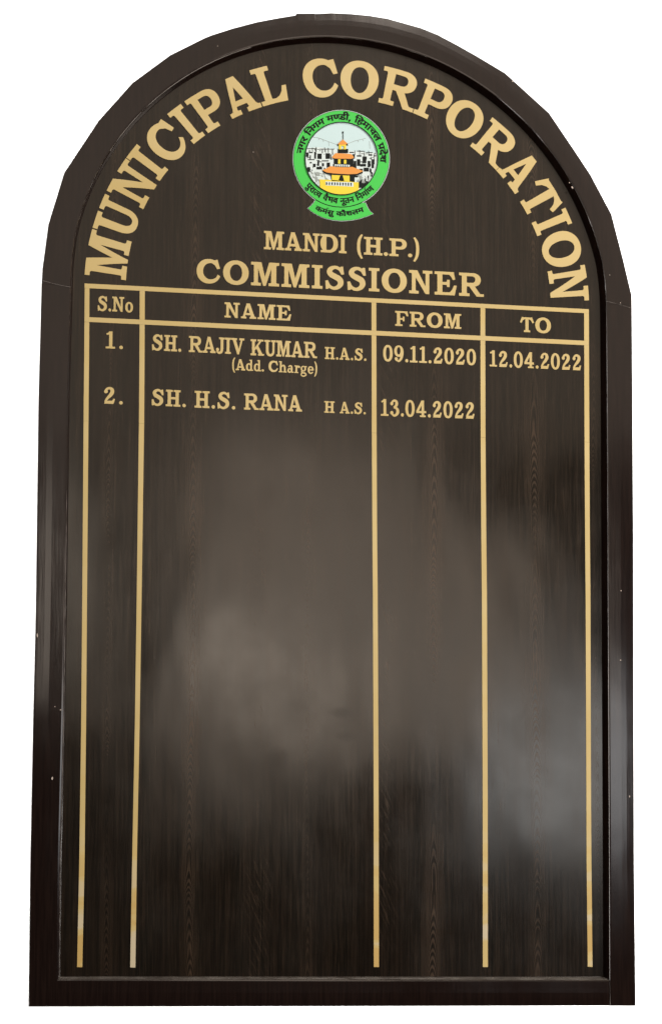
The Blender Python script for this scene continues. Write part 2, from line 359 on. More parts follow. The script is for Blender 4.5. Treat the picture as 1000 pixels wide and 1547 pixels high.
OUT = [(43.3, 1521.5), (46, 1300), (50, 1100), (54.2, 928), (58.5, 600), (63.3, 424), (64.5, 405), (73.4, 339), (97.4, 261), (149, 183), (200, 126), (257, 84), (308, 58.5), (320, 53.7), (352, 43.5), (388, 34), (420, 28), (446, 23.8), (447.5, 21.2), (474.5, 21), (475.5, 21.6), (500, 20.4), (530, 21.8), (558, 24.5), (585, 29), (609, 35.7), (635, 43), (660, 53), (690, 69), (717.8, 84.6), (762, 111), (795, 141), (828.3, 171.3), (864, 224), (891, 264.8), (922.5, 324.3), (940, 392), (953, 446.7), (953.4, 470), (955.5, 800), (955.8, 1000), (956.6, 1300), (957.9, 1420), (959.0, 1520)]
INN = [(89.5, 1478), (91, 1300), (96, 1100), (98.9, 928), (102.7, 600), (107.6, 432), (110, 372), (119, 333), (134, 294), (152, 255), (182, 202.5), (230, 153), (278, 120), (320, 93.6), (371, 73), (432, 59.5), (490, 56.5), (541, 59.0), (592, 69.7), (660, 93.5), (728, 131), (789, 182), (836.8, 235), (877.6, 309), (901.4, 362), (911.5, 414.4), (915, 470), (916, 600), (916.8, 800), (918.3, 1100), (919.3, 1300), (919.8, 1478)]
outb = []
for x, y in OUT:
    outb.append(P(x, y, -D + .0035))
innb = [P(x, y, -D + 0.0015) for x, y in INN]
def lip(th):                                  # inner edge of the arch: one smooth sweep
    r = 0
    for k in (-0.000242, 0.001791, -0.001629, -0.003556, 0.428118): r = r * th + k
    return (CC[0] + r * math.sin(th), CC[1] - r * math.cos(th))
innb = innb[:6] + [(-.4048, -.525), (-.4038, -.545)] + [lip(math.radians(-77.5 + 1.2 * k)) for k in range(130)] + [(.4324, -.553), (.4337, -.532)] + innb[26:]
ang = lambda q: math.atan2(q[0] - CC[0], -(q[1] - CC[1]))
def cut(pts, lo, hi): return [q for q in pts if lo <= ang(q) <= hi]
arcO, arcI = cut(outb, math.radians(-115), math.radians(115)), cut(innb, math.radians(-115), math.radians(115))
# moulding: (share of the width from outer edge, extra inward shift, depth)
PROF = [(0, .010, .003), (0, .004, -D + .009), (0, 0, -D + .0060), (0, 0.0001, -D + .0014), (0, .0005, -D + .0005), (0, .0014, -D + .0001), (0, .004, -D), (0.30, 0, -D - .0003), (0.5, 0, -D - .0004), (0.7, 0, -D - .0002), (0.93, 0, -D), (0.98, 0, -D + .0004), (1.0, -.0002, -D + .0012), (1.0, .0002, -D + .0026), (1.0, .0014, -D + .0070), (1.0, .0044, -.0012), (1.0, .0050, -.0008)]
def moulding(name, pairs, label=None, cap=True):
    verts, faces = [], []; k = len(PROF)
    for o, i in pairs:
        ox, oy = o; dx, dy = i[0] - ox, i[1] - oy; L = math.hypot(dx, dy)
        for u, sh, c in PROF:
            w = u * L + sh
            verts.append(Wd((ox + dx / L * w, oy + dy / L * w), c))
    for a in range(len(pairs) - 1):
        for b in range(k - 1):
            faces.append((a * k + b, a * k + b + 1, (a + 1) * k + b + 1, (a + 1) * k + b))
        faces.append((a * k + k - 1, a * k, (a + 1) * k, (a + 1) * k + k - 1))
    if cap: faces.append(tuple(range(k))); faces.append(tuple(reversed([(len(pairs) - 1) * k + b for b in range(k)])))
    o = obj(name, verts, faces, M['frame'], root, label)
    import bmesh
    bm = bmesh.new(); bm.from_mesh(o.data); bmesh.ops.recalc_face_normals(bm, faces=bm.faces); bm.to_mesh(o.data); bm.free()
    return o
tl, tr = ang(P(67, 429, -D)), ang(P(933, 460, -D))
def at_ang(pts, a): return lerp_poly(pts, ang, a)
ts = sorted(set([tl + .0006 + (tr - tl - .0012) * k / 220 for k in range(221)] + [ang(q) for q in arcO if tl < ang(q) < tr]))
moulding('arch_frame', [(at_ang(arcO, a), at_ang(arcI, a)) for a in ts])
yk = lambda q: q[1]
yb_i = P(89, 1478.5, -D)[1]
for side in (-1, 1):
    a0 = tl if side < 0 else tr
    po, pi_ = at_ang(arcO, a0), at_ang(arcI, a0)
    O_ = [q for q in outb if (q[0] < 0) == (side < 0) and q[1] > CC[1] - .1]; I_ = [q for q in innb if (q[0] < 0) == (side < 0) and q[1] > CC[1] - .1]
    yb_o = P(43.3, 1521.5, -D)[1] if side < 0 else P(959, 1519.6, -D)[1]
    pairs = []
    tt = [k / 40 for k in range(41)]
    xin = None
    for t in sorted(tt):
        yo = po[1] + (yb_o - po[1]) * t; yi = pi_[1] + ((yb_o if side > 0 else yb_i) - pi_[1]) * t
        pairs.append((lerp_poly(O_, yk, yo)[:1] + (yo,), lerp_poly(I_, yk, yi)[:1] + (yi,)))
    moulding('frame_stile', pairs, 'left upright of the frame' if side < 0 else 'right upright of the frame')
xl, xr = innb[0][0], innb[-1][0] - .0004
pairs = []
for k in range(31):
    t = k / 30; x = xl + (xr - xl) * t
    a = P(43.3, 1521, -D + .0035)[1] * (1 - t) + P(959, 1519.4, -D + .0035)[1] * t
    b = P(89, 1478.5, -D)[1] * (1 - t) + P(920, 1480.5, -D)[1] * t
    pairs.append(((P(43.3, 1521, -D + .0035)[0] * (1 - t) + xr * t, a), (x, b)))
moulding('frame_rail', pairs)

# panel
pan = [(q[0], q[1]) for q in innb]
def grow(q, d):
    if q[1] < CC[1]:
        dx, dy = q[0] - CC[0], q[1] - CC[1]; L = math.hypot(dx, dy); return (q[0] + dx / L * d, q[1] + dy / L * d)
    return (q[0] + (d if q[0] > 0 else -d), q[1])
pb = [grow(q, .012) for q in pan]; pb[0] = (pb[0][0], pb[0][1] + .012); pb[-1] = (pb[-1][0], pb[-1][1] + .012)
n = len(pb)
verts = [Wd(q, 0) for q in pb] + [Wd(q, .009) for q in pb]
faces = [tuple(range(n)), tuple(reversed(range(n, 2 * n)))] + [(i, i + n, (i + 1) % n + n, (i + 1) % n) for i in range(n)]
panel = obj('panel', verts, faces, M['wood'], root)

# ------------------------------------------------------------------ arched heading
def radii(th):
    c, s, c2, s2 = math.cos(th), math.sin(th), math.cos(2 * th), math.sin(2 * th)
    return (.32314 + .02439 * c + .00011 * s - .01023 * c2 + .00027 * s2, .38592 + .02196 * c - .00053 * s - .01066 * c2 + .00057 * s2)
ARCH = [('M', -84.85, -74.5), ('U', -74.2, -66.1), ('N', -65.3, -56.8), ('I', -56.6, -52.7), ('C', -51.6, -43.7), ('I', -43.0, -39.1), ('P', -38.1, -30.7), ('A', -30.5, -21.8), ('L', -21.5, -14.1),
        ('C', -9.6, -0.7), ('O', -0.3, 9.15), ('R', 9.9, 19.4), ('P', 19.6, 27.4), ('O', 27.6, 36.5), ('R', 37.1, 46.45), ('A', 46.55, 54.5), ('T', 54.6, 63.1), ('I', 63.3, 67.1), ('O', 67.8, 76.5), ('N', 76.9, 85.1)]
for ch, a0, a1 in ARCH:
    w, ops = G[ch]
    def warp(x, y, a0=a0, a1=a1, w=w):
        th = math.radians(a0 + (a1 - a0) * x / w); r0, r1 = radii(th); r = r0 + (r1 - r0) * y / 100
        return (CC[0] + r * math.sin(th), CC[1] - r * math.cos(th))
    slab('letter', [ops], warp, -.0001, LT, M['gold'], panel, 'large gold letter %s of the arched heading' % ch, step=9)

# ------------------------------------------------------------------ straight lines of lettering
def run(text, BL, BR, TL, what, gap=7, space=38):
    w = 0; pos = []
    for i, ch in enumerate(text):
        if ch == ' ': w += space; continue
        pos.append((ch, w)); w += G[ch][0] + gap
    w -= gap
    b0, b1, t0 = P(*BL), P(*BR), P(*TL)
    u = ((b1[0] - b0[0]) / w, (b1[1] - b0[1]) / w); h = math.hypot(t0[0] - b0[0], t0[1] - b0[1]) / 100
    L = math.hypot(*u); vn = (u[1] / L * h, -u[0] / L * h)
    for ch, x0 in pos:
        slab(kind(ch), [G[ch][1]], lambda x, y: (b0[0] + u[0] * (x + x0) + vn[0] * y, b0[1] + u[1] * (x + x0) + vn[1] * y), -.0001, LT * .8, M['gold'], panel, 'small gold %s %s' % (what, ch) if ch not in '.()' else None)
run('MANDI', (398.6, 376.6), (523.3, 383.1), (399.2, 348.9), 'place name', 5)
run('(H.P.)', (538.2, 384), (633.5, 389.3), (539, 357.3), 'place name', 6)
run('COMMISSIONER', (297, 426.9), (730.3, 448.8), (297.6, 391.2), 'title', 9)
run('S.No', (147.5, 469.6), (201.2, 472), (147.8, 447.2), 'column heading', 8)
run('NAME', (339.1, 479.6), (439.9, 484.8), (340, 456.8), 'column heading', 8)
run('FROM', (596.5, 492.3), (696.2, 497.2), (597, 469.8), 'column heading', 8)
run('TO', (784.8, 501.5), (831.6, 503.8), (785, 478.6), 'column heading', 8)
run('1.', (160, 526.3), (186, 527.5), (160, 501), 'row number', 24)
run('SH.', (229.3, 529.2), (274, 531.6), (229.4, 505), 'entry', 8)
run('RAJIV', (285.5, 531.9), (368.9, 535.8), (285.8, 507.6), 'entry', 2)
run('KUMAR', (378.5, 536.8), (478.8, 541.4), (378.7, 512.6), 'entry', 3)
run('H.A.S.', (490.3, 542.5), (553.2, 545.3), (490.5, 524.2), 'entry', 10)
run('(Add. Charge)', (350.4, 559.0), (479.3, 565.2), (350.6, 542.2), 'note', 6)
run('09.11.2020', (578.4, 545.6), (718.4, 552.0), (578.7, 521.4), 'date', 11)
run('12.04.2022', (738.9, 553.6), (877.5, 559.8), (739, 529.6), 'date', 11)
run('2.', (156.5, 609.8), (185.8, 611.0), (156.8, 584.6), 'row number', 22)
run('SH.', (228.7, 612.6), (280.8, 615.2), (228.9, 587.6), 'entry', 12)
run('H.S.', (294, 615.9), (355.6, 618.6), (294.2, 590.4), 'entry', 12)
run('RANA', (368.7, 618.8), (456, 622.0), (368.9, 594.4), 'entry', 4)
run('H', (489.6, 623.5), (505.2, 624.2), (489.8, 606), 'entry')
run('A.S.', (513, 624.5), (552.2, 626.1), (513.2, 607), 'entry', 10)
run('13.04.2022', (575, 628.2), (716.6, 632.9), (575.2, 603.3), 'date', 11)

# ------------------------------------------------------------------ ruled strips of the table
def strip(pl, pr, label=None, mat='gold', c=-.0001):
    """a narrow strip between two measured edges (lists of photo points)"""
    a = [P(*q) for q in pl]; b = [P(*q) for q in pr]; n = len(a); t = .0007
    v = [Wd(q, c - t) for q in a] + [Wd(q, c - t) for q in b] + [Wd(q, c) for q in a] + [Wd(q, c) for q in b]
    f = []
    for i in range(n - 1):
        f += [(i, i + 1, n + i + 1, n + i), (i, 2 * n + i, 2 * n + i + 1, i + 1), (n + i, n + i + 1, 3 * n + i + 1, 3 * n + i)]
    f += [(0, n, 3 * n, 2 * n), (n - 1, 3 * n - 1, 4 * n - 1, 2 * n - 1)]
    o = obj('ruled_strip', v, f, M[mat], panel, label)
    import bmesh
    bm = bmesh.new(); bm.from_mesh(o.data); bmesh.ops.recalc_face_normals(bm, faces=bm.faces); bm.to_mesh(o.data); bm.free()
def lin(a, b, x): return a[1] + (b[1] - a[1]) * (x - a[0]) / (b[0] - a[0])
topA, topB = ((128.4, 428.3), (888.8, 467.3)), ((128.4, 435.2), (888.8, 473.4))
secA, secB = ((128.4, 479.0), (888.8, 515.2)), ((128.4, 486.2), (888.8, 521.9))
def hstrip(A_, B_, xs, label): strip([(x, lin(*A_, x)) for x in xs], [(x, lin(*B_, x)) for x in xs], label)
hstrip(topA, topB, (128.3, 320, 510, 700, 888.8), 'top rule of the table')
def mid(f, x, y): return f
COLS = [([(128.4, 436), (127.6, 545), (127.0, 600), (124.7, 900), (123.0, 1100), (120.2, 1300), (116.9, 1461)], [(135.6, 436), (135, 545), (134.4, 600), (132, 900), (130.5, 1100), (128.3, 1300), (124.8, 1461)], 636),
        ([(211.4, 440), (210.9, 545), (210.2, 640), (206.9, 900), (204, 1100), (200, 1300), (197, 1461.7)], [(219.1, 440), (218.7, 545), (218.1, 640), (214.3, 900), (211.2, 1100), (207.2, 1300), (204.9, 1461.7)], 640),
        ([(561.0, 457), (561.2, 545), (561.4, 650), (562.2, 800), (563, 900), (564.2, 1200), (564.4, 1461)], [(568.1, 457), (568.3, 545), (568.6, 650), (569.3, 800), (570.2, 900), (571.6, 1200), (572.2, 1461)], 654),
        ([(725.3, 466), (725.3, 545), (725.6, 660), (726.4, 800), (727.4, 900), (728.6, 1200), (728.8, 1461)], [(732.4, 466), (732.5, 545), (732.8, 660), (733.9, 800), (735, 900), (736.2, 1200), (736.4, 1461)], 661),
        ([(881.6, 474), (881.8, 545), (882.2, 660), (883, 800), (883.9, 900), (885, 1200), (885.3, 1300), (887.1, 1460.6)], [(888.8, 474), (889, 545), (889.5, 660), (890.2, 800), (891.1, 900), (892, 1200), (892.6, 1300), (894.2, 1460.6)], 668)]
names = ['left edge', 'after the number column', 'after the name column', 'after the from column', 'right edge']
yk2 = lambda q: q[1]
for k, (Lp, Rp, seam) in enumerate(COLS):
    xm = (Lp[0][0] + Rp[0][0]) / 2
    y_hdr0, y_sec0, y_sec1 = lin(*topB, xm) + .15, lin(*secA, xm) - .15, lin(*secB, xm) + .15
    def seg(y0, y1, lab):
        ys = [y0] + [q[1] for q in Lp if y0 + 3 < q[1] < y1 - 3] + [y1]
        l, r = [], []
        for y in ys: l.append((lerp_poly(Lp, yk2, y)[0], y + (-.18 if k else 0))); r.append((lerp_poly(Rp, yk2, y)[0], y + .18))
        strip(l, r, lab)
    seg(y_hdr0 - (.0), Lp[-1][1] if False else y_sec0, 'short header rule at the ' + names[k] if k in (0, 4) else 'short header rule ' + names[k])
    seg(y_sec1, seam - .12, 'upper piece of the long rule ' + names[k])
    seg(seam + .12, Lp[-1][1], 'lower piece of the long rule ' + names[k])
hstrip(secA, secB, (128.1, 320, 510, 700, 888.9), 'second rule of the table, under the headings')

# ------------------------------------------------------------------ chips, scratches and painted edge highlights on the frame
def glint_wear(name, pts, w0, w1, seed, c, skip=.3, parent=None, label=None, flat=False):
    """a pale broken line: painted highlight with some wear on edges, scratch at joints"""
    rnd = random.Random(seed); q = []
    for (x0, y0), (x1, y1) in zip(pts, pts[1:]):
        m = max(1, int(math.hypot(x1 - x0, y1 - y0) / (.005 if flat else 5)))
        for k in range(m): q.append((x0 + (x1 - x0) * k / m, y0 + (y1 - y0) * k / m))
    q.append(pts[-1]); v, f = [], []; ws = [0 if rnd.random() < skip else rnd.uniform(w0, w1) for _ in q]; ws = [(ws[max(0, i - 1)] + 2 * w + ws[min(len(ws) - 1, i + 1)]) / 4 for i, w in enumerate(ws)]
    for i, (x, y) in enumerate(q):
        a, b = q[max(0, i - 1)], q[min(len(q) - 1, i + 1)]; L = math.hypot(b[0] - a[0], b[1] - a[1]); nx, ny = -(b[1] - a[1]) / L, (b[0] - a[0]) / L
        w = max(ws[i], .04) / 2 * (.00103 if flat else 1)
        for s_, cc in ((-1, c), (0, c - .00015), (1, c)):
            pt = (x + nx * w * s_, y + ny * w * s_)
            v.append(Wd(pt if flat else P(*pt, cc), cc))
    for i in range(len(q) - 1):
        for k in (0, 1): f.append((3 * i + k, 3 * i + k + 1, 3 * i + k + 4, 3 * i + k + 3))
    obj(name, v, f, M['glint_wear'], parent or root, label)
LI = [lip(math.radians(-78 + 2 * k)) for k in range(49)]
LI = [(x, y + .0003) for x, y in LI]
glint_wear('lip_glint_wear', LI[:11], .15, .5, 1, -D + .0003, .5, flat=True)  # bright lip line painted as a pale strip, partly scraped edge
glint_wear('lip_glint_wear', LI[10:30], .5, .9, 2, -D + .0003, .1, flat=True)
glint_wear('lip_glint_wear', LI[29:], .1, .4, 3, -D + .0003, .6, flat=True)
glint_wear('lip_glint_wear', [(101.5, 740), (98.9, 928), (96.6, 1100), (91.4, 1300), (90.0, 1476)], .4, .8, 4, -D + .0008, .25)  # light caught by the stile bevel, painted as a pale strip
glint_wear('lip_glint_wear', [(91, 1477.3), (300, 1477.8), (600, 1478.5), (916, 1479.5)], .2, .7, 5, -D + .0008, .35)  # light on the bottom ledge, painted as a pale strip
glint_wear('joint_line', [(66, 424), (85, 429.5), (107, 433.8)], .3, .7, 6, -D - .0008, .25)
glint_wear('joint_line', [(915.5, 455), (932, 459), (951.5, 465)], .3, .6, 7, -D - .0008, .3)
glint_wear('joint_line', [(920.6, 1482), (920.9, 1500), (921.2, 1519)], .2, .6, 8, -D - .0006, .4)
def chip(px, py, w, h, rot, where, seed):
    rnd = random.Random(seed); pts = []
    for k in range(8):
        a = 2 * math.pi * k / 8; r = rnd.uniform(.6, 1.0)
        x, y = math.cos(a) * w * r, math.sin(a) * h * r
        pts.append((px + x * math.cos(rot) - y * math.sin(rot), py + x * math.sin(rot) + y * math.cos(rot)))
    c = -D - .00075 if where else -.00025
    slab('paint_chip' if where else 'speck', [[(1, [(x, y) for x, y in pts])]], lambda x, y: P(x, y, c), c, .0001, M['chip'], root if where else panel)
for i, (x, y, w, h, r, f) in enumerate([(937.5, 892.5, 1.1, 1.1, 0, 1), (936.8, 997.2, 1.1, 1.0, 0, 1), (79.5, 1176, 1.3, 3.2, .3, 1), (83.5, 1067.5, .9, .9, 0, 1), (92.0, 1072.5, 1.8, 1.0, 0, 1), (864.0, 283.0, 1.2, 2.4, -.5, 1), (859.5, 276.0, .8, 1.1, 0, 1), (920.4, 415.5, .9, .7, 0, 1), (936.5, 457.5, .9, .9, 0, 1), (382.8, 229.8, .7, .9, 0, 0), (57, 960, 1.0, 4, 0, 1), (774.5, 122.5, 1.2, 2.0, 1.0, 1), (329, 69.6, 1.2, .5, -.4, 1), (950.5, 1203, .8, 2.0, 0, 1)]):
    chip(x, y, w, h, r, f, i)

# ------------------------------------------------------------------ round green emblem (measured on an enlargement, 5.882 to a photo pixel)
def EZ(x, y): return P(430 + x / 5.882, 155 + y / 5.882)
ex, ey = 502, 500
def circ(r, n=72, cx=ex, cy=ey, ry=None): return [(cx + r * math.cos(2 * math.pi * k / n), cy + (ry or r) * math.sin(2 * math.pi * k / n)) for k in range(n)]
def arcpts(r, a0, a1, n=24): return [(ex + r * math.sin(math.radians(a0 + (a1 - a0) * k / n)), ey + r * math.cos(math.radians(a0 + (a1 - a0) * k / n))) for k in range(n + 1)]   # angle from straight down
RIB = [(283, 852), (262, 888), (236, 918), (207, 940), (240, 968), (300, 1004), (360, 1028), (430, 1044), (500, 1049), (580, 1046), (660, 1032), (730, 1010), (785, 988), (757, 968), (733, 934), (716, 893)]
def grow_poly(p, d, c):
    return [(x + (x - c[0]) / math.hypot(x - c[0], y - c[1]) * d, y + (y - c[1]) / math.hypot(x - c[0], y - c[1]) * d) for x, y in p]
lay = [0]
def em(name, groups, mat, level, label=None, parent=None, step=None):
    return slab(name, groups, EZ, -.0003 - .00022 * level, .00018, M[mat], parent or emblem, label, step)
emblem = None
emblem = slab('emblem', [[(1, circ(431, ry=434)), (1, grow_poly(RIB, 6, (500, 950)))]], EZ, -.0001, .00035, M['sticker_white'], root, 'round green emblem with a pagoda temple and a ribbon below')
em('outline', [[(1, circ(427, ry=430)), (1, grow_poly(RIB, 2.5, (500, 950)))]], 'black_print', 1)
em('ribbon', [[(1, RIB), (-1, circ(431, ry=434))]], 'green', 2)
em('ring', [[(1, circ(423, ry=426)), (-1, circ(326))]], 'green', 2)
em('sky', [[(1, circ(320))]], 'sky_print', 2)
# town behind the temple: white house fronts with dark windows and roof lines
rnd = random.Random(7)
def inside(p, r=314): return all(math.hypot(x - ex, y - ey) < r for x, y in p)
def clipc(p, r=318):
    return [(x, y) if math.hypot(x - ex, y - ey) < r else (ex + (x - ex) * r / math.hypot(x - ex, y - ey), ey + (y - ey) * r / math.hypot(x - ex, y - ey)) for x, y in p]
def dn(p, s=12): return clipc(dense(p, s))
em('town', [[(1, dn([(188, 405), (300, 398), (470, 418), (560, 430), (700, 440), (818, 455), (822, 560), (800, 640), (740, 720), (620, 800), (400, 800), (250, 700), (190, 560)]))]], 'sticker_white', 3)
bl = []
for (x, y, w, h) in [(262, 440, 16, 60), (290, 455, 38, 48), (362, 452, 40, 50), (190, 445, 22, 40), (222, 440, 26, 10), (222, 470, 10, 34), (205, 505, 60, 8), (290, 520, 16, 44), (330, 515, 60, 9), (330, 540, 18, 28), (372, 535, 30, 40), (222, 530, 18, 12), (250, 545, 24, 30), (282, 572, 50, 24), (200, 575, 26, 44), (405, 462, 8, 46),
                     (575, 440, 40, 9), (600, 460, 22, 40), (640, 470, 40, 12), (690, 480, 34, 60), (640, 505, 30, 60), (560, 505, 50, 42), (612, 520, 24, 70), (670, 548, 50, 22), (735, 520, 24, 56), (700, 580, 46, 34), (770, 505, 22, 80), (745, 460, 30, 14), (788, 470, 24, 10), (660, 590, 32, 34), (752, 592, 18, 30), (640, 430, 60, 7), (720, 443, 60, 7), (195, 408, 90, 6), (310, 412, 130, 6), (216, 424, 8, 26), (330, 418, 7, 34), (420, 420, 8, 44), (244, 400, 5, 40), (276, 396, 5, 46), (352, 400, 5, 40), (384, 404, 5, 44), (662, 425, 5, 46), (742, 430, 5, 40), (792, 460, 5, 90), (620, 428, 5, 40), (704, 430, 5, 60),
                     (655, 700, 90, 60), (668, 685, 20, 30), (706, 676, 16, 34), (590, 640, 60, 26), (575, 655, 45, 60), (760, 620, 20, 40), (735, 650, 12, 40)]:
    p = dn(rc(x, x + w, y, y + h), 14)
    bl.append((1, p))
for k in range(60):
    x0, y0 = rnd.choice([rnd.uniform(190, 440), rnd.uniform(560, 800)]), rnd.uniform(400, 600)
    w, h = rnd.choice([(rnd.uniform(4, 7), rnd.uniform(12, 40)), (rnd.uniform(12, 40), rnd.uniform(4, 7)), (rnd.uniform(5, 12), rnd.uniform(5, 12))])
    p = rc(x0, x0 + w, y0, y0 + h)
    if inside(p) and y0 > 400 + (x0 - 190) * .07: bl.append((1, p))
em('windows', [bl], 'black_print', 4)['kind'] = 'stuff'
gl = []
for k in range(26):
    x0 = rnd.uniform(225, 400); y0 = rnd.uniform(600, 690); p = [(x0, y0), (x0 + rnd.uniform(8, 40), y0 + rnd.uniform(10, 40)), (x0 + rnd.uniform(0, 20), y0 + rnd.uniform(14, 46))]
    if inside(p): gl.append((1, p))
for k in range(26):
    x0 = rnd.uniform(620, 770); y0 = rnd.uniform(625, 700); p = [(x0, y0), (x0 + rnd.uniform(6, 26), y0 + rnd.uniform(4, 24)), (x0 + rnd.uniform(0, 14), y0 + rnd.uniform(10, 36))]
    if inside(p): gl.append((1, p))
em('trees', [gl], 'grey_print', 5)['kind'] = 'stuff'
def thin(a, b, w=3):
    dx, dy = b[0] - a[0], b[1] - a[1]; L = math.hypot(dx, dy); nx, ny = -dy / L * w / 2, dx / L * w / 2
    return [(a[0] + nx, a[1] + ny), (b[0] + nx, b[1] + ny), (b[0] - nx, b[1] - ny), (a[0] - nx, a[1] - ny)]
em('bunting', [[(1, thin(a, b, 3.2)) for a, b in (((236, 305), (300, 315)), ((300, 315), (380, 345)), ((380, 345), (470, 378)), ((556, 368), (620, 343)), ((620, 343), (720, 318)), ((300, 318), (306, 334)), ((340, 332), (344, 350)), ((390, 350), (394, 384)), ((650, 336), (654, 352)), ((690, 326), (696, 344)), ((752, 345), (756, 410)))]], 'grey_print', 3)
# the temple
em('temple_shadow', [[(1, p) for p in ([(466, 372), (558, 368), (562, 384), (466, 386)], rc(470, 562, 414, 452), [(418, 486), (612, 488), (604, 508), (436, 508)], rc(436, 604, 500, 556), rc(430, 614, 548, 580), [(330, 608), (694, 612), (688, 632), (622, 652), (600, 712), (416, 706), (408, 648), (350, 630)])]], 'black_print', 6)
em('temple_wall', [[(1, rc(480, 544, 376, 418)), (-1, rc(500, 524, 388, 416)), (1, rc(472, 494, 506, 546)), (1, rc(524, 546, 510, 546)), (1, [(416, 646), (574, 652), (574, 704), (416, 700)]), (-1, [(474, 698), (484, 670), (490, 650), (512, 650), (520, 672), (526, 698)])]], 'yellow_print', 7, 'yellow storeys of the temple')
for pts in ([(470, 371), (492, 350), (515, 331), (538, 350), (556, 367), (540, 376), (488, 378)], [(416, 490), (434, 468), (450, 452), (588, 460), (606, 478), (613, 492), (594, 503), (442, 500)], [(332, 604), (372, 586), (402, 569), (600, 574), (650, 594), (696, 612), (640, 636), (560, 640), (430, 632), (372, 624)]):
    em('temple_roof', [[(1, pts)]], 'orange_print', 8)
em('spire', [[(1, thin((517, 258), (518, 332), 5)), (1, [(508, 262), (522, 258), (520, 278), (512, 276)])]], 'black_print', 7)
em('temple_base', [[(1, clipc(dense([(310, 685), (420, 690), (655, 712), (655, 781), (610, 806), (560, 815), (502, 820), (440, 812), (380, 796), (312, 756)], 8), 319))]], 'yellow_print', 7)
rail = [(1, [(360, 704), (608, 712), (608, 750), (362, 738)])]
em('railing', [rail], 'sticker_white', 8)
em('railing', [[(1, [(440, 552), (576, 556), (574, 578), (442, 574)])]], 'sticker_white', 8)
for k in range(10): em('baluster', [[(1, rc(366 + 24 * k, 376 + 24 * k, 711 + k * .6, 734 + k * .9))]], 'black_print', 9)
for k in range(6): em('baluster', [[(1, rc(452 + 20 * k, 458 + 20 * k, 558, 572))]], 'black_print', 9)
em('rim_line', [[(1, circ(326.5)), (-1, circ(318.5))]], 'black_print', 10)
